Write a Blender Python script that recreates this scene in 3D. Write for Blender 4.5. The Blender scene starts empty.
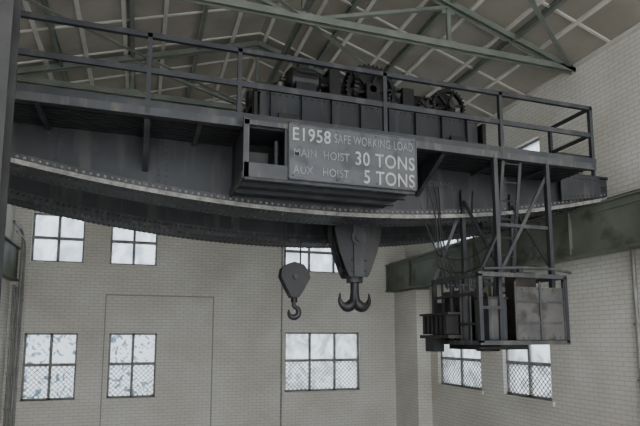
import bpy, math, random
from mathutils import Vector, Matrix
random.seed(4)
H=3.6   # height of the camera above the floor; coordinates below are relative to eye level

# ------------------------------------------------------------------ materials
def mat(name,c1,c2=None,scale=3.0,rough=0.6,metal=0.0,bump=0.0,c3=None,t3=0.62,s3=1.5,streak=False):
    m=bpy.data.materials.new(name); m.use_nodes=True
    n=m.node_tree.nodes; l=m.node_tree.links; b=n['Principled BSDF']
    b.inputs['Roughness'].default_value=rough; b.inputs['Metallic'].default_value=metal
    if c2 is None: c2=tuple(x*0.8 for x in c1)
    g=n.new('ShaderNodeNewGeometry')
    no=n.new('ShaderNodeTexNoise'); no.inputs['Scale'].default_value=scale; no.inputs['Detail'].default_value=6
    l.new(g.outputs['Position'],no.inputs['Vector'])
    r=n.new('ShaderNodeValToRGB'); r.color_ramp.elements[0].position=.35; r.color_ramp.elements[1].position=.68
    r.color_ramp.elements[0].color=(*c1,1); r.color_ramp.elements[1].color=(*c2,1)
    l.new(no.outputs['Fac'],r.inputs['Fac']); out=r.outputs['Color']
    if c3:
        n3=n.new('ShaderNodeTexNoise'); n3.inputs['Scale'].default_value=s3; n3.inputs['Detail'].default_value=8
        if streak:
            mp=n.new('ShaderNodeMapping'); mp.inputs['Scale'].default_value=(3,3,.45); l.new(g.outputs['Position'],mp.inputs['Vector']); l.new(mp.outputs[0],n3.inputs['Vector'])
        else: l.new(g.outputs['Position'],n3.inputs['Vector'])
        r3=n.new('ShaderNodeValToRGB'); r3.color_ramp.elements[0].position=t3-.06; r3.color_ramp.elements[1].position=t3+.06
        l.new(n3.outputs['Fac'],r3.inputs['Fac'])
        mx=n.new('ShaderNodeMixRGB'); mx.inputs['Color2'].default_value=(*c3,1)
        l.new(r3.outputs['Color'],mx.inputs['Fac']); l.new(out,mx.inputs['Color1']); out=mx.outputs['Color']
    l.new(out,b.inputs['Base Color'])
    if bump:
        bp=n.new('ShaderNodeBump'); bp.inputs['Strength'].default_value=bump; bp.inputs['Distance'].default_value=.01
        l.new(no.outputs['Fac'],bp.inputs['Height']); l.new(bp.outputs['Normal'],b.inputs['Normal'])
    return m

def brick_mat(name,c1,c2,cm):
    m=bpy.data.materials.new(name); m.use_nodes=True
    n=m.node_tree.nodes; l=m.node_tree.links; b=n['Principled BSDF']; b.inputs['Roughness'].default_value=.75
    g=n.new('ShaderNodeNewGeometry'); s=n.new('ShaderNodeSeparateXYZ'); l.new(g.outputs['Position'],s.inputs[0])
    a=n.new('ShaderNodeMath'); a.operation='ADD'; l.new(s.outputs['X'],a.inputs[0]); l.new(s.outputs['Y'],a.inputs[1])
    c=n.new('ShaderNodeCombineXYZ'); l.new(a.outputs[0],c.inputs['X']); l.new(s.outputs['Z'],c.inputs['Y'])
    br=n.new('ShaderNodeTexBrick'); l.new(c.outputs[0],br.inputs['Vector'])
    br.inputs['Scale'].default_value=1.0; br.inputs['Brick Width'].default_value=.24; br.inputs['Row Height'].default_value=.086
    br.inputs['Mortar Size'].default_value=.008; br.inputs['Mortar Smooth'].default_value=.4
    br.inputs['Color1'].default_value=(*c1,1); br.inputs['Color2'].default_value=(*c2,1); br.inputs['Mortar'].default_value=(*cm,1)
    no=n.new('ShaderNodeTexNoise'); no.inputs['Scale'].default_value=.7; no.inputs['Detail'].default_value=8
    l.new(g.outputs['Position'],no.inputs['Vector'])
    r=n.new('ShaderNodeValToRGB'); r.color_ramp.elements[0].position=.3; r.color_ramp.elements[1].position=.6
    r.color_ramp.elements[0].color=(.84,.82,.76,1); r.color_ramp.elements[1].color=(1,1,1,1); l.new(no.outputs['Fac'],r.inputs['Fac'])
    mx=n.new('ShaderNodeMixRGB'); mx.blend_type='MULTIPLY'; mx.inputs['Fac'].default_value=1
    l.new(br.outputs['Color'],mx.inputs['Color1']); l.new(r.outputs['Color'],mx.inputs['Color2']); l.new(mx.outputs['Color'],b.inputs['Base Color'])
    bp=n.new('ShaderNodeBump'); bp.inputs['Strength'].default_value=.5; bp.inputs['Distance'].default_value=.008; bp.invert=True
    l.new(br.outputs['Fac'],bp.inputs['Height']); l.new(bp.outputs['Normal'],b.inputs['Normal'])
    return m

def glass_mat(name,c1,c2,dirt,sc=3.5,p0=.36,p1=.5):
    m=bpy.data.materials.new(name); m.use_nodes=True
    n=m.node_tree.nodes; l=m.node_tree.links; n.remove(n['Principled BSDF'])
    o=n['Material Output']; t=n.new('ShaderNodeBsdfTransparent'); d=n.new('ShaderNodeBsdfTranslucent'); mx=n.new('ShaderNodeMixShader')
    g=n.new('ShaderNodeNewGeometry'); no=n.new('ShaderNodeTexNoise'); no.inputs['Scale'].default_value=sc; no.inputs['Detail'].default_value=5; no.inputs['Distortion'].default_value=1.5
    l.new(g.outputs['Position'],no.inputs['Vector'])
    r=n.new('ShaderNodeValToRGB'); r.color_ramp.elements[0].position=p0; r.color_ramp.elements[1].position=p1
    r.color_ramp.elements[0].color=(*c1,1); r.color_ramp.elements[1].color=(*c2,1); l.new(no.outputs['Fac'],r.inputs['Fac'])
    l.new(r.outputs['Color'],t.inputs['Color']); d.inputs['Color'].default_value=(.8,.82,.84,1)
    mx.inputs['Fac'].default_value=dirt
    l.new(t.outputs[0],mx.inputs[1]); l.new(d.outputs[0],mx.inputs[2]); l.new(mx.outputs[0],o.inputs['Surface'])
    return m

M_brick=brick_mat('white_painted_brick',(.79,.775,.725),(.75,.735,.685),(.56,.545,.50))
M_crane=mat('crane_grey_paint',(.015,.017,.0205),(.029,.0315,.036),2.2,.55,0,.15,(.048,.047,.046),.58,1.6,True)
M_crane2=mat('crane_light_grey_paint',(.032,.0345,.039),(.056,.058,.062),3,.55,0,.15,(.085,.08,.072),.58,3,True)
M_dust_lit=mat('dusty_lit_flange_edge',(.18,.175,.16),(.34,.33,.31),9,.8)  # dust, plus the light caught by the flange edge painted in as paler colour
M_dark=mat('greasy_dark_steel',(.0065,.0065,.007),(.017,.0165,.016),5,.45,.2,.2)
M_steel=mat('worn_steel',(.022,.022,.023),(.048,.048,.048),6,.45,.3,.2)
M_rust=mat('rusty_steel',(.026,.021,.017),(.055,.044,.035),6,.7,.1,.2)
M_sign=mat('sign_plate_grey',(.066,.07,.077),(.098,.103,.112),2.2,.6,0,0,(.046,.049,.055),.58,4)
M_letter=mat('hand_painted_white',(.42,.42,.40),(.26,.265,.26),14,.8)
M_faded=mat('faded_white_paint',(.24,.245,.245),(.15,.155,.16),14,.8)
M_sten=mat('worn_stencil_paint',(.10,.105,.11),(.05,.053,.057),14,.8)
M_green=mat('green_truss_paint',(.135,.155,.128),(.19,.21,.175),3,.6)
M_run=mat('olive_grey_girder_paint',(.115,.13,.10),(.165,.18,.145),1.6,.6,0,.1,(.08,.082,.062),.62,2)
M_ceil=mat('aged_ceiling_board',(.26,.238,.198),(.36,.333,.28),1.0,.85)
M_batten=mat('white_ceiling_batten',(.66,.64,.58),(.52,.505,.455),2,.8)
M_floor=mat('concrete_floor',(.22,.21,.195),(.30,.29,.27),1.2,.8)
M_wframe=mat('white_window_frame',(.32,.32,.305),(.20,.20,.19),5,.6)
M_wire=mat('dark_security_mesh',(.05,.05,.05),(.09,.09,.09),5,.6)
M_pipe=mat('galvanised_conduit',(.36,.355,.34),(.22,.215,.21),4,.5,.1)
M_cab=mat('cab_panel_grey',(.055,.054,.052),(.10,.096,.09),3,.6,0,.1,(.035,.028,.022),.58,4)
M_col=mat('column_grey_paint',(.035,.035,.034),(.06,.06,.058),3,.7)
M_seam=mat('wall_seam_grey',(.40,.385,.35),(.33,.315,.285),3,.8)
M_g1=glass_mat('clear_glass',(.50,.55,.60),(.82,.86,.90),.25,1.3,.35,.6)
M_g2=glass_mat('graffiti_glass',(.20,.27,.34),(.66,.70,.73),.2,4.5,.38,.45)
M_g3=glass_mat('weathered_glass',(.38,.42,.43),(.70,.74,.76),.3,2.2,.36,.58)

# ------------------------------------------------------------------ mesh builder
class B:
    def __init__(s,name,mats):
        s.name=name; s.mats=mats if isinstance(mats,list) else [mats]; s.v=[]; s.f=[]; s.mi=[]; s.sm=[]
    def add(s,vs,fs,m=0,smooth=False):
        o=len(s.v); s.v+= [tuple(v) for v in vs]
        for f in fs: s.f.append([i+o for i in f]); s.mi.append(m); s.sm.append(smooth)
    def box(s,x0,x1,y0,y1,z0,z1,m=0):
        s.add([(x0,y0,z0),(x1,y0,z0),(x1,y1,z0),(x0,y1,z0),(x0,y0,z1),(x1,y0,z1),(x1,y1,z1),(x0,y1,z1)],
              [(0,3,2,1),(4,5,6,7),(0,1,5,4),(1,2,6,5),(2,3,7,6),(3,0,4,7)],m)
    def frame(s,p,q,up=(0,0,1)):
        p=Vector(p);q=Vector(q);d=(q-p).normalized();u=Vector(up)
        if abs(d.dot(u))>.98: u=Vector((0,1,0))
        sd=d.cross(u).normalized();return p,q,sd,sd.cross(d).normalized()
    def beam(s,p,q,w,h,m=0,up=(0,0,1),off=(0,0)):
        p,q,a,b=s.frame(p,q,up); o=a*off[0]+b*off[1]; c=[(-1,-1),(1,-1),(1,1),(-1,1)]
        vs=[p+o+a*i*w/2+b*j*h/2 for i,j in c]+[q+o+a*i*w/2+b*j*h/2 for i,j in c]
        s.add(vs,[(3,2,1,0),(4,5,6,7),(0,1,5,4),(1,2,6,5),(2,3,7,6),(3,0,4,7)],m)
    def ibeam(s,p,q,w,h,t,m=0,up=(0,0,1)):
        s.beam(p,q,t,h-2*t,m,up); s.beam(p,q,w,t,m,up,(0,h/2-t/2)); s.beam(p,q,w,t,m,up,(0,-h/2+t/2))
    def angle(s,p,q,w,t,m=0,up=(0,0,1)):
        s.beam(p,q,w,t,m,up,(0,w/2)); s.beam(p,q,t,w,m,up,(w/2,0))
    def cyl(s,p,q,r,n=16,m=0,r2=None):
        p,q,a,b=s.frame(p,q); r2=r if r2 is None else r2
        A=[p+(a*math.cos(2*math.pi*i/n)+b*math.sin(2*math.pi*i/n))*r for i in range(n)]
        C=[q+(a*math.cos(2*math.pi*i/n)+b*math.sin(2*math.pi*i/n))*r2 for i in range(n)]
        s.add(A+C,[(i,(i+1)%n,(i+1)%n+n,i+n) for i in range(n)],m,n>8)
        s.add(A,[tuple(range(n-1,-1,-1))],m); s.add(C,[tuple(range(n))],m)
    def tube(s,pts,rad,n=10,m=0):
        pts=[Vector(p) for p in pts]; N=len(pts)
        if not hasattr(rad,'__len__'): rad=[rad]*N
        vs=[];ref=Vector((0.13,1,0.07)).normalized()
        for i,p in enumerate(pts):
            d=(pts[min(i+1,N-1)]-pts[max(i-1,0)]).normalized()
            if abs(d.dot(ref))>.97: rr=Vector((1,0,.1)).normalized()
            else: rr=ref
            a=d.cross(rr).normalized(); b=a.cross(d)
            vs+=[p+(a*math.cos(2*math.pi*k/n)+b*math.sin(2*math.pi*k/n))*rad[i] for k in range(n)]
        s.add(vs,[(i*n+k,i*n+(k+1)%n,(i+1)*n+(k+1)%n,(i+1)*n+k) for i in range(N-1) for k in range(n)],m,True)
        s.add(vs[:n],[tuple(range(n-1,-1,-1))],m); s.add(vs[-n:],[tuple(range(n))],m)
    def prism(s,poly,y0,y1,m=0):   # poly in XZ
        n=len(poly); vs=[(x,y0,z) for x,z in poly]+[(x,y1,z) for x,z in poly]
        s.add(vs,[tuple(range(n)),tuple(range(2*n-1,n-1,-1))]+[(i,i+n,(i+1)%n+n,(i+1)%n) for i in range(n)],m)
    def prismx(s,poly,x0,x1,m=0):  # poly in YZ
        n=len(poly); vs=[(x0,y,z) for y,z in poly]+[(x1,y,z) for y,z in poly]
        s.add(vs,[tuple(range(n)),tuple(range(2*n-1,n-1,-1))]+[(i,i+n,(i+1)%n+n,(i+1)%n) for i in range(n)],m)
    def rivet(s,p,nrm=(0,-1,0),r=.014,m=0):
        s.cyl(p,Vector(p)+Vector(nrm)*r*.8,r,6,m,r*.45)
    def gear(s,c,axis,r,w,teeth=32,m=0,spokes=True):
        c=Vector(c);ax=Vector(axis)
        a=ax.cross(Vector((0,0,1))).normalized(); b=a.cross(ax)
        def ring(ro,ri,w2,nn,tt=False):
            vs=[]
            for i in range(nn):
                an=2*math.pi*i/nn; R=ro-(.03 if tt and i%4 in(0,1) else 0); d=a*math.cos(an)+b*math.sin(an)
                vs+=[c+d*R-ax*w2/2,c+d*R+ax*w2/2,c+d*ri+ax*w2/2,c+d*ri-ax*w2/2]
            fs=[]
            for i in range(nn):
                j=(i+1)%nn
                for k in range(4): fs.append((i*4+k,j*4+k,j*4+(k+1)%4,i*4+(k+1)%4))
            s.add(vs,fs,m)
        ring(r,r*.82,w,teeth*4,True); ring(r*.22,r*.08,w*1.3,20)
        if spokes:
            for i in range(6):
                an=math.pi*i/3+.2; d=a*math.cos(an)+b*math.sin(an)
                s.beam(c+d*r*.18,c+d*r*.86,w*.5,r*.14,m,up=ax)
    def build(s,parent=None):
        me=bpy.data.meshes.new(s.name); me.from_pydata([(x,y,z+H) for x,y,z in s.v],[],s.f)
        for m in s.mats: me.materials.append(m)
        for p,mi,sm in zip(me.polygons,s.mi,s.sm): p.material_index=mi; p.use_smooth=sm
        me.update(); o=bpy.data.objects.new(s.name,me); bpy.context.collection.objects.link(o)
        if parent: o.parent=parent
        return o
def empty(name):
    e=bpy.data.objects.new(name,None); bpy.context.collection.objects.link(e); return e

# ------------------------------------------------------------------ room shell
XL,XR,YB,YN,ZF,ZE=-3.3,8.3,16.0,-2.0,-H,5.5
XM=(XL+XR)/2; SL=.32; ZR=ZE+SL*(XR-XM)
def wall(name,axis,c0,c1,u0,u1,z0,z1,holes):
    b=B(name,[M_brick]); us=sorted({u0,u1,*[h[0] for h in holes],*[h[1] for h in holes]}); zs=sorted({z0,z1,*[h[2] for h in holes],*[h[3] for h in holes]})
    for i in range(len(us)-1):
        run=None
        for j in range(len(zs)-1):
            uc=(us[i]+us[i+1])/2; zc=(zs[j]+zs[j+1])/2
            solid=not any(h[0]<uc<h[1] and h[2]<zc<h[3] for h in holes)
            if solid: 
                if run is None: run=zs[j]
            if (not solid or j==len(zs)-2) and run is not None:
                zt=zs[j+1] if solid else zs[j]
                if axis=='Y': b.box(us[i],us[i+1],c0,c1,run,zt)
                else: b.box(c0,c1,us[i],us[i+1],run,zt)
                run=None
    return b
back_w=[(-2.90,-1.60,-1.62,.14,2,'g',True),(-.81,.45,-1.62,.14,2,'g',True),(4.18,6.62,-1.60,.18,3,'w',True),
        (-2.87,-1.56,2.05,3.39,2,'c',False),(-.89,.37,2.05,3.39,2,'c',False),(4.15,6.60,2.05,3.35,3,'c',False)]
right_w=[(12.0,14.1,-1.32,.12,2,'w',True),(9.5,11.1,-1.32,.12,2,'w',True),(12.0,14.1,2.65,4.5,2,'c',False),(9.5,11.1,2.65,4.5,2,'c',False),
         (3.5,5.1,-1.32,.12,2,'w',True),(3.5,5.1,2.65,4.5,2,'c',False)]
wb=wall('wall_back','Y',YB,YB+.35,XL-.35,XR+.35,ZF,ZE,[w[:4] for w in back_w])
wb.prism([(XL-.35,ZE),(XR+.35,ZE),(XM,ZR+.1)],YB,YB+.35)
wb.build()
wr=wall('wall_right','X',XR,XR+.35,YN,YB,ZF,ZE+.1,[w[:4] for w in right_w]); wr.build()
bp_=B('brick_pier',[M_brick]); bp_.box(7.85,XR-.002,14.5,YB-.002,ZF,1.46); bp_.build()
wl=wall('wall_left','X',XL-.35,XL,YN,YB,ZF,ZE+.1,[]); wl.build()
fl=B('floor',M_floor); fl.box(XL-.35,XR+.35,YN,YB+.35,ZF-.2,ZF); fl.build()
# ceiling: two pitched planes of boards with battens
ce=B('ceiling',[M_ceil,M_batten])
def zr(x): return ZR-SL*abs(x-XM)
ce.prism([(XL-.35,zr(XL-.35)+.05),(XM,ZR+.05),(XR+.35,zr(XR+.35)+.05),(XR+.35,zr(XR+.35)+.15),(XM,ZR+.15),(XL-.35,zr(XL-.35)+.15)],YN,YB+.35,0)
x=XL+.35
while x<XR:
    ce.beam((x,YN,zr(x)+.03),(x,YB,zr(x)+.03),.085,.05,1); x+=.8
y=.2
while y<YB:
    ce.beam((XL,y,zr(XL)+.035),(XM,y,ZR+.035),.05,.03,1); ce.beam((XM,y,ZR+.035),(XR,y,zr(XR)+.035),.05,.03,1); y+=1.2
ce.build()
# blocked doorway outline on back wall
t=B('trim_1',M_seam)
t.box(-.95,2.02,YB-.02,YB,1.18,1.21); t.box(1.985,2.02,YB-.02,YB,ZF,1.18); t.box(-.95,-.92,YB-.02,YB,ZF,1.18); t.build()

# ------------------------------------------------------------------ windows
def window(i,axis,c,w):
    u0,u1,z0,z1,nc,kind,mesh=w
    e=empty('window_%d'%i)
    f=B('frame',[M_wframe]); g=B('glass',[{'g':M_g2,'w':M_g3,'c':M_g1}[kind]]); k=B('security_mesh',[M_wire]); sl=B('sill',[M_brick])
    def bx(b,a0,a1,d0,d1,zz0,zz1):
        if axis=='Y': b.box(a0,a1,c+d0,c+d1,zz0,zz1)
        else: b.box(c+d0,c+d1,a0,a1,zz0,zz1)
    T=.05
    bx(f,u0,u1,.10,.17,z0,z0+T); bx(f,u0,u1,.10,.17,z1-T,z1); bx(f,u0,u0+T,.10,.17,z0,z1); bx(f,u1-T,u1,.10,.17,z0,z1)
    for j in range(1,nc):
        uc=u0+(u1-u0)*j/nc; bx(f,uc-.035,uc+.035,.10,.17,z0,z1)
    zc=z0+(z1-z0)*(.5 if not mesh else .52); bx(f,u0,u1,.09,.17,zc-.04,zc+.04)
    bx(g,u0+.02,u1-.02,.13,.14,z0+.02,z1-.02)
    bx(sl,u0-.08,u1+.08,-.06,.1,z0-.09,z0)
    f.build(e);g.build(e);sl.build(e)
    if mesh:
        a0,a1,b0,b1=u0+T,u1-T,z0+T,zc-.04; d=.13
        def pt(u,z): return (u,c+.11,z) if axis=='Y' else (c+.11,u,z)
        n=int(((a1-a0)+(b1-b0))/d)
        for q in range(n+1):
            o=a0-(b1-b0)+q*d
            for sg in (1,-1):
                t0=max(0,a0-o); t1=min(b1-b0,a1-o)
                if t1-t0>.02:
                    if sg==1: k.beam(pt(o+t0,b0+t0),pt(o+t1,b0+t1),.012,.012)
                    else: k.beam(pt(o+t0,b1-t0),pt(o+t1,b1-t1),.012,.012)
        k.build(e)
n=1
for w in back_w: window(n,'Y',YB,w); n+=1
for w in right_w: window(n,'X',XR,w); n+=1

# ------------------------------------------------------------------ roof trusses
def truss(y):
    b=B('roof_truss',[M_green]); xa,xb=XL+.01,XR-.01
    for dy in(-.06,.06):
        b.angle((xa,y+dy,ZE),(xb,y+dy,ZE),.12,.016)
        b.angle((xa,y+dy,zr(xa)-.02),(XM,y+dy,ZR-.12),.12,.016); b.angle((XM,y+dy,ZR-.12),(xb,y+dy,zr(xb)-.02),.12,.016)
    L=(xb-xa)/8; P=[xa+L*i for i in range(9)]
    for i in range(2,7,2):
        b.beam((P[i],y,ZE),(P[i],y,zr(P[i])-.1),.08,.06)
    for i in (2,): 
        b.beam((P[i],y,zr(P[i])-.1),(P[i+2],y,ZE),.08,.06); b.beam((P[8-i],y,zr(P[8-i])-.1),(P[6-i],y,ZE),.08,.06)
    for i in (2,4,6):
        b.box(P[i]-.16,P[i]+.16,y-.012,y+.012,ZE-.05,ZE+.16); b.box(P[i]-.14,P[i]+.14,y-.012,y+.012,zr(P[i])-.24,zr(P[i])-.05)
    b.box(xb-.55,xb,y-.012,y+.012,ZE-.05,ZE+.2)
    b.build()
TY=[.35,4.4,8.45,12.5]
for y in TY: truss(y)
br=B('roof_bracing',[M_green])
br.angle((XM,YN,ZE+.12),(XM,YB,ZE+.12),.09,.012)
for i in range(3):
    y0,y1=TY[i],TY[i+1]
    for xa,xb in((XM,XR),(XL,XM)):
        br.beam((xa,y0,ZE+.03),(xb,y1,ZE+.03),.08,.012); 
for x in (XM+1.45,XM+4.35,XM-1.45,XM-4.35,XM+2.9,XM-2.9):
    br.ibeam((x,YN,zr(x)-.02),(x,YB,zr(x)-.02),.08,.12,.01)
br.build()

# ------------------------------------------------------------------ runway girders
def runway(xf,sgn):
    b=B('runway_girder',[M_run,M_steel])
    xc=xf+sgn*.18; xw=xf+sgn*.10
    a,c=sorted((xf,xf+sgn*.34)); b.box(a,c,YN,YB-.01,2.34,2.38); b.box(a,c,YN,YB-.01,1.49,1.53)
    a,c=sorted((xw,xw+sgn*.02)); b.box(a,c,YN,YB-.01,1.53,2.34)
    a,c=sorted((xf+sgn*.07,xw)); b.box(a,c,YN,YB-.01,2.22,2.34); b.box(a,c,YN,YB-.01,1.53,1.65)
    a,c=sorted((xc-.03,xc+.03)); b.box(a,c,YN,YB-.01,2.38,2.44,1)
    y=YN+.4
    while y<YB:
        a,c=sorted((xf+sgn*.03,xw)); b.box(a,c,y-.01,y+.01,1.53,2.34); y+=1.6
    y=YN+.1
    while y<YB:
        b.rivet((xf+sgn*.07,y,2.28),(-sgn,0,0),.014,0); b.rivet((xf+sgn*.07,y,1.59),(-sgn,0,0),.014,0); y+=.14
    b.build()
runway(7.53,1)
bk=B('girder_bracket',[M_run])
for y in (1.5,6.2,11.55):
    bk.prism([(7.6,1.485),(8.295,1.485),(8.295,.85),(8.2,.85)],y-.02,y+.02); bk.box(7.6,8.295,y-.12,y+.12,1.45,1.485); bk.box(8.27,8.295,y-.12,y+.12,.8,1.45)
bk.build()
def runl():
    b=B('runway_girder',[M_run,M_steel]); b.ibeam((XL+.125,YN,1.935),(XL+.125,YB-.01,1.935),.21,.89,.03); b.box(XL+.10,XL+.15,YN,YB-.01,2.38,2.44,1); b.build()
runl()

# ------------------------------------------------------------------ crane bridge
crane=empty('overhead_crane')
XA,XB=-3.1,7.75; XC=2.4
def zb(x): return 1.80+.62*(abs(x-XC)/5.2)**2
NS=48; XS=[XA+(XB-XA)*i/NS for i in range(NS+1)]
def girder(name,y0,y1,ztop):
    b=B(name,[M_crane,M_dust_lit,M_crane2])
    for i in range(NS):
        xa,xb=XS[i],XS[i+1]; za,zc=zb(xa),zb(xb)
        def slab(ya,yb,ta,tb,m):
            b.add([(xa,ya,za+ta),(xb,ya,zc+ta),(xb,yb,zc+ta),(xa,yb,za+ta),(xa,ya,za+tb),(xb,ya,zc+tb),(xb,yb,zc+tb),(xa,yb,za+tb)],
              [(0,3,2,1),(4,5,6,7),(0,1,5,4),(1,2,6,5),(2,3,7,6),(3,0,4,7)],m)
        for ya,yb in((y0,y0+.015),(y1-.015,y1)):
            b.add([(xa,ya,za),(xb,ya,zc),(xb,yb,zc),(xa,yb,za),(xa,ya,ztop),(xb,ya,ztop),(xb,yb,ztop),(xa,yb,ztop)],
              [(0,3,2,1),(4,5,6,7),(0,1,5,4),(1,2,6,5),(2,3,7,6),(3,0,4,7)],0)
        slab(y0-.10,y1+.10,-.03,0,0)
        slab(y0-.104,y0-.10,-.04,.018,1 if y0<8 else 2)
        slab(y0-.012,y0,0,.12,2)
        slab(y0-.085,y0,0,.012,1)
    b.box(XA,XB,y0-.08,y1+.08,ztop,ztop+.03); b.box(XA,XB,y0-.012,y0,ztop-.12,ztop,2)
    k=0; x=XA+.6
    while x<XB-.2:
        b.box(x-.07,x+.07,y0-.01,y0,zb(x)+.12,ztop-.12,2 if k%3==0 else 0); 
        for q in range(10):
            z=zb(x)+.16+q*.08
            if z<ztop-.14:
                for dx in(-.045,.045): b.rivet((x+dx,y0-.01,z),r=.012,m=2)
        k+=1; x+=1.35
    x=XA+.04
    while x<XB:
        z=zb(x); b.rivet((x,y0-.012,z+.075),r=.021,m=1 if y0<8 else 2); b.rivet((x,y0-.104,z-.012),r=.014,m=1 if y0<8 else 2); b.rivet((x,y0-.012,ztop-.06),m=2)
        for yy in (y0-.06,y0+.06,y1-.06,y1+.05): b.rivet((x,yy,z-.03),(0,0,-1),.021,2)
        x+=.085
    b.build(crane)
girder('near_girder',7.3,7.78,2.80)
girder('far_girder',9.55,10.03,2.80)
r=B('trolley_rails',[M_steel])
for y in(7.54,9.79): r.ibeam((XA+.1,y,2.88),(XB-.1,y,2.88),.07,.10,.02)
r.build(crane)
ec=B('end_carriages',[M_crane,M_dark,M_crane2])
for xc in(7.71,XL+.19):
    ec.box(xc-.15,xc+.15,7.35,10.3,2.52,2.82,0); ec.box(xc-.17,xc+.17,7.33,10.32,2.82,2.85,0)
    for y in (7.6,10.0): ec.cyl((xc-.07,y,2.66),(xc+.07,y,2.66),.22,24,1); ec.cyl((xc-.18,y,2.66),(xc+.18,y,2.66),.06,12,1)
for y0 in (7.2,9.45):
    ec.prism([(6.7,2.32),(7.55,2.45),(7.55,2.80),(6.7,2.80)],y0-.0,y0+.02,2)
    for i in range(8): ec.rivet((6.8+i*.09,y0,2.74)); ec.rivet((6.8+i*.09,y0,2.40+i*.01))
ec.build(crane)

# walkway
wk=B('walkway',[M_crane,M_crane2,M_dark])
WX0,WX1=-3.0,6.65
wk.box(WX0,WX1,6.4,7.3,2.66,2.70,0); wk.box(WX0,WX1,6.385,6.40,2.60,2.70,1); wk.box(WX0,WX1,6.40,6.46,2.60,2.615,0)
wk.box(WX0,WX1,6.385,6.40,2.70,2.78,0)
wk.box(WX0,7.0,10.03,10.9,2.66,2.70,0); wk.box(WX0,7.0,10.9,10.92,2.58,2.80,0)
POST=[-1.9,-.02,1.06,3.05,4.92,6.6]
for x in [-2.4,-.02,4.0]:
    wk.prismx([(6.5,2.62),(7.29,2.2),(7.29,2.66),(6.5,2.66)],x-.006,x+.006,0)
    wk.beam((x,6.5,2.60),(x,7.29,2.19),.07,.012,0); wk.beam((x,6.42,2.63),(x,7.29,2.63),.06,.05,0)
for x in [-1.2,.6,5.0,5.9]: wk.beam((x,6.42,2.63),(x,7.29,2.63),.06,.05,0)
for i in range(9): wk.box(WX0,WX1,6.48+i*.09,6.50+i*.09,2.645,2.66,2)
wk.build(crane)
hr=B('handrail',[M_crane])
for yy,x1 in((6.41,6.6),(10.9,6.95)):
    for x in POST[:-1]+[x1]:
        hr.beam((x,yy,2.62),(x,yy,3.62),.055,.055)
        hr.box(x-.05,x+.05,yy-.03,yy+.03,2.70,2.76)
    hr.beam((WX0,yy,3.60),(x1+.02,yy,3.60),.055,.06); hr.beam((WX0,yy,3.16),(x1,yy,3.16),.04,.07)
for z in(3.60,3.17): hr.beam((6.6,6.41,z),(6.6,7.3,z),.04,.05)
hr.beam((6.6,7.28,2.70),(6.6,7.28,3.62),.05,.05)
for z in(3.60,3.17): hr.beam((6.6,7.28,z),(7.5,7.28,z),.04,.05)
hr.beam((7.5,7.28,2.8),(7.5,7.28,3.62),.05,.05)
hr.build(crane)

# panel box under the walkway carrying the load sign
pb=B('conductor_box',[M_crane,M_dark,M_crane2])
bx0,bx1,by0,by1,bz0,bz1=1.12,3.42,6.30,7.29,1.96,2.66
pb.box(bx0,bx1,by0,by1,bz0,bz0+.03,0); pb.box(bx0,bx1,by0,by1,bz1-.02,bz1,0)
pb.box(bx0,bx0+.02,by0,by1,bz0+.02,bz1,0); pb.box(bx1-.02,bx1,by0,by1,bz0,bz1,0); pb.box(bx0,bx1,by1-.2,by1-.18,bz0,bz1,1)
pb.box(bx0-.01,1.66,by0-.02,by0+.02,bz0-.02,bz0+.16,2); pb.box(bx0-.01,1.66,by0-.02,by0+.02,bz1-.06,bz1,2)
pb.box(bx0-.02,bx0+.05,by0-.02,by0+.04,bz0-.02,bz1+.02,2); pb.box(1.62,1.68,by0-.01,by0+.04,bz0,bz1,0)
pb.box(bx0-.03,bx0,by0,by1,bz0-.03,bz0+.05,2); pb.box(bx0,bx1,by0-.01,by0+.05,bz0-.05,bz0-.0,0)
for y in (6.6,6.95): pb.box(bx0,bx1,y-.03,y+.03,bz0-.05,bz0,0)
pb.box(1.25,1.5,6.7,6.95,2.0,2.4,1); pb.cyl((1.56,6.5,2.0),(1.56,6.5,2.5),.03,10,2)
pb.build(crane)

sign=empty('load_capacity_sign')
sp=B('plate',[M_sign,M_crane2]); sp.box(1.66,3.44,6.262,6.275,1.95,2.68,0)
for a in((1.66,3.44,2.665,2.68),(1.66,3.44,1.95,1.965)): sp.box(a[0],a[1],6.255,6.262,a[2],a[3],1)
for x in(1.66,3.425): sp.box(x,x+.015,6.255,6.262,1.95,2.68,1)
for x in(1.72,2.3,2.85,3.38):
    for z in(2.0,2.63): sp.rivet((x,6.262,z))
sp.build(sign)
def text(s,x,z,size,m,parent,y=6.256,sx=1.0,bold=.0,name='lettering',rot=0,w=None):
    c=bpy.data.curves.new(name,'FONT'); c.body=s; c.size=size; c.extrude=.0015; c.offset=bold; c.space_character=1.08
    o=bpy.data.objects.new(name,c); bpy.context.collection.objects.link(o)
    o.location=(x,y,z+H); o.rotation_euler=(math.pi/2,rot,0); o.scale=(sx,1,1); c.materials.append(m)
    bpy.context.view_layer.update()
    if w: o.scale=(w/o.dimensions.x*sx,1,1); bpy.context.view_layer.update()
    me=bpy.data.meshes.new_from_object(o); me.materials.clear(); me.materials.append(m)
    mo=bpy.data.objects.new(name,me); mo.matrix_world=o.matrix_world.copy(); bpy.context.collection.objects.link(mo)
    bpy.data.objects.remove(o); mo.parent=parent
text('E1958',1.70,2.46,.235,M_letter,sign,w=.50,bold=.002)
text('SAFE WORKING LOAD',2.26,2.485,.165,M_faded,sign,w=1.12,bold=.001)
text('MAIN  HOIST',1.72,2.25,.15,M_faded,sign,w=.74,bold=.001)
text('30 TONS',2.54,2.225,.25,M_letter,sign,w=.85,bold=.002)
text('AUX   HOIST',1.72,2.03,.15,M_faded,sign,w=.74,bold=.001)
text('5 TONS',2.66,1.99,.25,M_letter,sign,w=.73,bold=.002)
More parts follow.
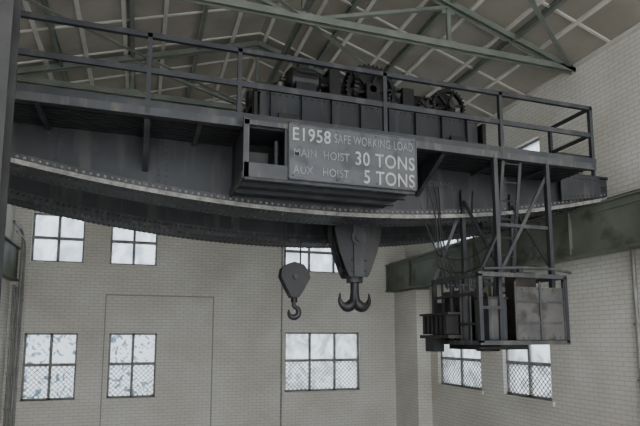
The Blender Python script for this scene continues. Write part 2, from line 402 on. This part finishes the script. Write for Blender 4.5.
text('CRANE',4.2,2.37,.13,M_sten,crane,y=7.285,name='girder_stencil')

# ------------------------------------------------------------------ hoist trolley
tr=empty('hoist_trolley')
f=B('trolley_frame',[M_dark,M_crane,M_steel])
for y in(7.54,9.79):
    f.box(1.55,5.3,y-.02,y+.02,3.14,3.72,1)
    for z in(3.14,3.70): f.box(1.5,5.35,y-.10,y+.10,z-.02,z+.03,1)
    for i in range(8): f.box(1.7+i*.48,1.72+i*.48,y-.09,y-.02,3.14,3.70,1)
    for x in(1.95,4.85):
        f.cyl((x,y-.07,3.13),(x,y+.07,3.13),.20,24,2); f.box(x-.14,x+.14,y-.14,y-.09,3.02,3.3,0)
for x in(1.6,2.6,3.6,4.5,5.25): f.ibeam((x,7.54,3.45),(x,9.79,3.45),.16,.45,.03,1)
f.box(1.6,2.9,7.6,9.7,3.70,3.73,0); f.box(4.2,5.3,7.6,9.7,3.70,3.73,0)
i=0
while 1.56+i*.1<5.3:
    f.rivet((1.56+i*.1,7.44,3.71)); f.rivet((1.56+i*.1,7.52,3.62)); i+=1
f.box(1.45,1.5,7.45,7.63,3.25,3.6,0); f.box(5.35,5.42,7.45,7.63,3.25,3.6,0)
f.build(tr)
w=B('winch_machinery',[M_dark,M_steel,M_crane])
def motor(x,y,z,r,L):
    w.cyl((x-L/2,y,z),(x+L/2,y,z),r,24); w.cyl((x-L/2-.07,y,z),(x-L/2,y,z),r*.6,24,0,r); w.cyl((x+L/2,y,z),(x+L/2+.07,y,z),r,24,0,r*.6)
    for i in range(12):
        a=2*math.pi*i/12; w.beam((x-L/2+.04,y+math.cos(a)*r,z+math.sin(a)*r),(x+L/2-.04,y+math.cos(a)*r,z+math.sin(a)*r),.02,.03)
    w.cyl((x-L/2-.15,y,z),(x+L/2+.3,y,z),.04,12,1); w.box(x-L/2+.05,x+L/2-.05,y-r*1.1,y+r*1.1,3.73,z-r*.6); w.box(x-.08,x+.08,y-.08,y+.08,z+r,z+r+.09)
motor(2.3,7.85,4.05,.20,.42)
motor(4.55,8.9,4.1,.22,.5)
motor(1.95,9.2,4.05,.2,.4)
w.cyl((2.72,7.85,4.05),(2.82,7.85,4.05),.17,24,1); w.box(2.68,2.86,7.62,7.68,3.73,4.28); w.box(2.68,2.86,8.02,8.08,3.73,4.28); w.beam((2.77,7.6,4.3),(2.77,8.15,4.36),.05,.04); w.cyl((2.77,8.15,3.8),(2.77,8.15,4.33),.05,10)
w.gear((3.45,7.78,4.03),(0,1,0),.46,.09,36,0); w.gear((3.98,7.78,3.92),(0,1,0),.24,.09,20,1)
w.gear((3.15,7.95,4.10),(1,0,0),.34,.08,30,0)
w.box(3.05,3.85,7.86,8.1,3.6,4.2); w.prism([(3.1,4.2),(3.8,4.2),(3.66,4.42),(3.45,4.5),(3.24,4.42)],7.88,8.08)
w.cyl((3.45,7.66,4.03),(3.45,8.3,4.03),.06,12,1); w.box(3.33,3.57,7.66,7.72,3.6,4.12)
for x0,x1,y,z,rr in((2.3,3.9,8.9,3.98,.30),(1.75,2.7,8.55,3.95,.17)):
    w.cyl((x0,y,z),(x1,y,z),rr,28,1); 
    for q in(x0,x1): w.cyl((q-.03,y,z),(q+.03,y,z),rr+.10,28)
    k=x0+.05
    while k<x1-.04: w.cyl((k,y,z),(k+.018,y,z),rr+.014,20,0); k+=.036
    for q in (x0-.14,x1+.14): w.box(q-.06,q+.06,y-.16,y+.16,3.6,z+.1); w.cyl((q-.07,y,z+.02),(q+.07,y,z+.02),.13,16)
w.gear((4.95,7.85,4.0),(0,1,0),.33,.08,28,0); w.gear((4.5,7.82,3.94),(0,1,0),.17,.08,16,1)
w.cyl((4.95,7.72,4.0),(4.95,8.4,4.0),.055,12,1); w.box(4.82,5.08,7.95,8.05,3.73,4.12); w.cyl((4.95,8.05,4.08),(4.95,8.3,4.08),.28,24)
w.box(4.25,4.7,8.0,8.35,3.73,4.1); w.cyl((4.3,8.15,4.12),(4.65,8.15,4.12),.14,16)
for x in(3.0,3.3,3.65,4.2): w.box(x-.05,x+.05,8.25,8.4,3.7,4.1); 
w.cyl((2.5,8.33,4.05),(4.9,8.33,4.05),.045,12,1)
w.beam((1.65,7.6,3.75),(1.95,8.2,4.15),.05,.03); w.box(1.58,1.85,7.9,8.3,3.73,3.98); w.box(3.95,4.15,7.6,7.68,3.7,4.1)
w.build(tr)
rp=B('hoist_ropes',[M_steel])
for dx,dy in((-.16,-.1),(-.05,-.1),(.05,.1),(.16,.1)): rp.cyl((3.42+dx,8.5+dy,1.6),(3.42+dx,8.5+dy,3.8),.014,8)
for dx in(-.15,.11): rp.cyl((2.36+dx,8.5,.98),(2.36+dx,8.5,3.9),.014,8)
rp.build(tr)

# ------------------------------------------------------------------ hook blocks
mh=empty('crane_hook'); X,Y=3.43,8.5
b=B('block_casing',[M_crane,M_dark,M_crane2])
poly=[(-.41,1.98),(-.425,1.80),(-.34,1.45),(-.23,1.15),(-.16,1.02),(.16,1.02),(.23,1.15),(.34,1.45),(.425,1.80),(.41,1.98),(.30,2.05),(-.30,2.05)]
for y in(-.20,.165): b.prism([(X+p,z) for p,z in poly],Y+y,Y+y+.035,0)
b.prism([(X+p*.93,1.02+(z-1.02)*.95) for p,z in poly],Y-.02,Y+.02,1)
b.prism([(X+p,z) for p,z in [(-.09,1.02),(.09,1.02),(.10,1.9),(-.10,1.9)]],Y-.225,Y-.20,2)
for y in(-.11,.09): b.cyl((X,Y+y-.035,1.68),(X,Y+y+.035,1.68),.36,32,1)
b.cyl((X,Y-.26,1.68),(X,Y+.24,1.68),.075,16,2); b.cyl((X,Y-.235,1.68),(X,Y-.225,1.68),.14,20,2)
b.cyl((X-.26,Y,1.14),(X+.26,Y,1.14),.07,14,1); b.cyl((X,Y,.94),(X,Y,1.08),.14,20,2)
for z in(1.12,1.3,1.9):
    for p in(-.12,.12): b.rivet((X+p,Y-.20,z),r=.022,m=2)
b.build(mh)
b=B('ramshorn_hook',[M_steel])
b.cyl((X,Y,1.0),(X,Y,.78),.075,16)
for sg in(-1,1):
    pts=[];rad=[]
    for i in range(17):
        a=math.pi+ (math.pi*1.05)*i/16
        pts.append((X+sg*(.145+.125*math.cos(a)),Y,.70+.14*math.sin(a)-.03)); t=i/16; rad.append(.068+.028*math.sin(math.pi*min(1,t*1.5))-(max(0,t-.55)*.10))
    pts.insert(0,(X,Y,.84)); rad.insert(0,.07); pts.append((pts[-1][0]-sg*.005,Y,pts[-1][2]+.07)); rad.append(.010)
    b.tube(pts,rad,12)
b.build(mh)
ah=empty('crane_hook'); X=2.36
b=B('block_casing',[M_dark,M_crane,M_steel])
poly=[(-.22,1.13),(-.24,1.0),(-.15,.82),(-.06,.66),(.06,.66),(.15,.80),(.25,.98),(.23,1.08),(.14,1.2),(-.02,1.24),(-.14,1.2)]
for y in(-.11,.08): b.prism([(X+p,z) for p,z in poly],Y+y,Y+y+.03,0)
b.prism([(X+p*.9,.66+(z-.66)*.92) for p,z in poly],Y-.02,Y+.02,0)
b.cyl((X,Y-.07,1.0),(X,Y+.07,1.0),.20,24,0); b.cyl((X,Y-.14,1.0),(X,Y+.13,1.0),.045,12,2); b.cyl((X,Y-.02,.58),(X,Y-.02,.68),.055,14,0)
b.cyl((X-.09,Y,.70),(X+.09,Y,.70),.035,10,2)
b.build(ah)
b=B('single_hook',[M_steel]); pts=[(X,Y,.6),(X,Y,.53)];rad=[.035,.036]
for i in range(17):
    a=math.radians(80)-math.radians(285)*i/16; pts.append((X-.0+.085*math.cos(a),Y,.425+.085*math.sin(a))); rad.append(.035+.014*math.sin(math.pi*i/16)-max(0,i-11)*.005)
b.tube(pts,rad,10); b.build(ah)

# ------------------------------------------------------------------ operator cab
cab=empty('operator_cab')
c=B('cab_frame',[M_crane,M_crane2,M_rust])
cx0,cx1,cy0,cy1,cz0,cz1=4.38,5.82,6.3,7.5,-.06,.88
for x,y in((cx0,cy0),(cx1,cy0),(cx0,cy1),(cx1,cy1)): c.beam((x,y,cz0),(x,y,cz1),.06,.06)
for z in(cz0,cz1):
    for y in(cy0,cy1): c.beam((cx0-.03,y,z),(cx1+.03,y,z),.06,.06,1)
    for x in(cx0,cx1): c.beam((x,cy0,z),(x,cy1,z),.06,.06,1)
c.beam((cx0,cy0,.62),(cx0,cy1,.62),.03,.04); c.beam((cx0,cy0,.2),(cx0,cy1,.2),.03,.04)
c.beam((cx0,cy0,.42),(4.8,cy0,.42),.03,.04)
for i in range(1,5): c.beam((cx0,cy0+i*.24,cz0),(cx0,cy0+i*.24,cz1),.025,.025)
c.box(cx0,cx1,cy0,cy1,cz0-.02,cz0+.02,2)
for x,y in((4.80,6.42),(5.72,6.42),(4.80,7.27),(5.72,7.27)):
    c.angle((x,y,cz0 if y<7 else .8),(x,y,2.66 if y<7 else 2.3),.07,.012)
    c.beam((x,y,cz0),(x,y,2.62 if y<7 else 2.35),.055,.055)
c.beam((4.8,6.42,.9),(5.72,6.42,2.45),.05,.02,0,(0,1,0))
c.beam((4.8,6.42,1.0),(4.8,7.27,2.2),.05,.02); c.beam((5.72,6.42,1.0),(5.72,7.27,2.2),.05,.02)
c.beam((4.8,6.42,1.62),(5.72,6.42,1.62),.04,.05); c.beam((cx0,cy1,cz1),(4.8,7.29,2.1),.05,.05); c.beam((cx0,cy0,cz1),(4.8,6.42,1.5),.04,.04)
c.build(cab)
p=B('cab_panels',[M_cab,M_rust,M_crane2])
p.box(4.95,5.80,6.285,6.30,-.02,.72,0); p.box(cx1-.0,cx1+.015,6.33,7.47,-.04,.72,0)
for x in(4.93,5.35,5.77): p.box(x,x+.03,6.27,6.285,-.02,.80,2)
for z in (.2,.5): p.box(4.95,5.80,6.272,6.285,z,z+.03,2)
p.tube([(4.42,6.25,.95),(5.0,6.22,.98),(5.6,6.22,.98),(5.9,6.25,.94)],.022,8,2)
for i in range(10): p.rivet((4.97+i*.09,6.285,.69)); p.rivet((4.97+i*.09,6.285,.01))
p.box(4.40,5.80,7.47,7.49,-.04,.55,1)
p.box(4.60,4.90,6.42,6.75,-.02,.55,2); p.box(4.58,4.92,6.40,6.77,.55,.58,1)
p.build(cab)
k=B('controllers',[M_dark,M_steel,M_rust])
for x,y in((4.55,6.95),(4.55,7.25),(4.95,7.2)):
    k.cyl((x,y,-.04),(x,y,.62),.13,20,0); k.cyl((x,y,.62),(x,y,.70),.15,20,2); k.cyl((x,y,.7),(x,y,.78),.03,8,1); k.beam((x-.12,y,.79),(x+.12,y-.03,.79),.03,.025,1); k.cyl((x+.12,y-.03,.79),(x+.12,y-.03,.88),.022,8,1)
for i in range(6): k.box(4.14,4.34,6.78+i*.12,6.86+i*.12,.06,.34,0)
k.box(4.12,4.36,6.7,7.52,.0,.05,2); k.box(4.12,4.36,6.7,7.52,.34,.37,2); k.box(4.2,4.38,7.25,7.5,-.2,-.0,0)
k.box(4.5,5.3,6.5,7.3,-.16,-.08,0); k.cyl((4.45,6.5,-.13),(4.8,6.5,-.13),.05,14,0)
k.box(5.2,5.6,6.9,7.25,.3,.38,2); k.cyl((5.4,7.08,-.04),(5.4,7.08,.3),.04,10,1)
k.box(5.1,5.45,6.45,6.7,-.04,.95,2); k.cyl((5.27,6.57,.95),(5.27,6.57,1.02),.05,12,1)
k.build(cab)
ld=B('access_ladder',[M_crane])
for x in(4.98,5.28): ld.beam((x,6.9,.0),(x,6.45,2.7),.05,.02,0,(0,1,0))
for i in range(10):
    t=(i+.5)/10; ld.cyl((4.98,6.9-.45*t,2.7*t),(5.28,6.9-.45*t,2.7*t),.014,8)
ld.build(cab)
cb=B('power_cables',[M_dark])
for j,(x0,x1) in enumerate(((4.1,4.42),(4.2,4.5),(4.3,4.52),(5.0,5.1),(4.05,4.48),(5.35,5.3))):
    pts=[]
    for i in range(15):
        t=i/14; pts.append((x0+(x1-x0)*t+.05*math.sin(t*6+j),7.16+.04*j-.1*t*(j%3),2.35-1.6*t-.22*math.sin(math.pi*t)*(1+.3*j)*.4))
    cb.tube(pts,.011,6)
for j in range(2):
    cb.tube([(4.25+(i/12)*1.1,7.15,1.0+.2*j+.9*((i/12-.3)**2)) for i in range(13)],.01,6)
cb.build(cab)

# ------------------------------------------------------------------ conduits, column
def pipe(pts,r=.03,name='conduit_pipe'):
    b=B(name,[M_pipe]); b.tube(pts,r,10)
    for i in range(len(pts)-1):
        a,c=Vector(pts[i]),Vector(pts[i+1])
        if abs(a.z-c.z)>1.5:
            for q in range(1,5): 
                z=a.z+(c.z-a.z)*q/5; b.box(a.x-r*1.6,a.x+r*1.6,a.y-r*1.2,a.y+r*1.2,z-.02,z+.02)
    b.build()
for i,(x,zt,r) in enumerate(((-3.05,2.9,.04),(-2.98,2.65,.022),(-3.20,1.40,.03),(-3.13,1.35,.022))):
    if i<2: pipe([(x,YB-.08,ZF),(x,YB-.08,zt-.5),(x,YB-.085,zt-.3),(x-.015,YB-.12,zt-.12),(x-.04,YB-.22,zt-.03),(x-.05,YB-.40,zt),(x-.05,YB-1.0,zt)],r)
    else: pipe([(x,YB-.06,ZF),(x,YB-.06,zt-.5),(x,YB-.06,zt)],r)
pipe([(4.06,YB-.04,ZF),(4.06,YB-.04,2.8),(4.06,YB-.04,5.4)],.02)
pipe([(8.24,7.25,ZF),(8.24,7.25,1.2),(8.24,7.25,2.6)],.035); pipe([(8.25,7.05,ZF),(8.25,7.05,1.2),(8.25,7.05,2.6)],.025)
cl=B('steel_column',[M_col])
cl.box(-1.40,-1.125,4.86,4.88,ZF,5.45); cl.box(-1.40,-1.125,5.12,5.14,ZF,5.45); cl.box(-1.27,-1.25,4.88,5.12,ZF,5.45); cl.box(-1.5,-1.0,4.8,5.2,ZF,ZF+.03)
cl.build()

# ------------------------------------------------------------------ light
wd=bpy.data.worlds.new('overcast'); bpy.context.scene.world=wd; wd.use_nodes=True
bg=wd.node_tree.nodes['Background']; bg.inputs['Color'].default_value=(.94,.965,1,1); bg.inputs['Strength'].default_value=3.2
def area(name,loc,rot,sx,sy,e,col):
    l=bpy.data.lights.new(name,'AREA'); l.shape='RECTANGLE'; l.size=sx; l.size_y=sy; l.energy=e; l.color=col
    o=bpy.data.objects.new(name,l); bpy.context.collection.objects.link(o); o.location=loc; o.rotation_euler=rot
area('side_fill_light',(7.9,1.5,H+3.6),(0,math.radians(70),0),2.0,5.0,120,(1,.97,.92))  # added fill lamp out of view, brightening the hall from the right

# ------------------------------------------------------------------ camera
cam=bpy.data.cameras.new('camera'); co=bpy.data.objects.new('camera',cam); bpy.context.collection.objects.link(co)
cam.sensor_width=36; cam.lens=36*540/640; cam.shift_y=59/640; cam.clip_start=.05
co.location=(0,0,H); co.rotation_euler=(math.radians(90+7),0,math.radians(-18.3))
bpy.context.scene.camera=co
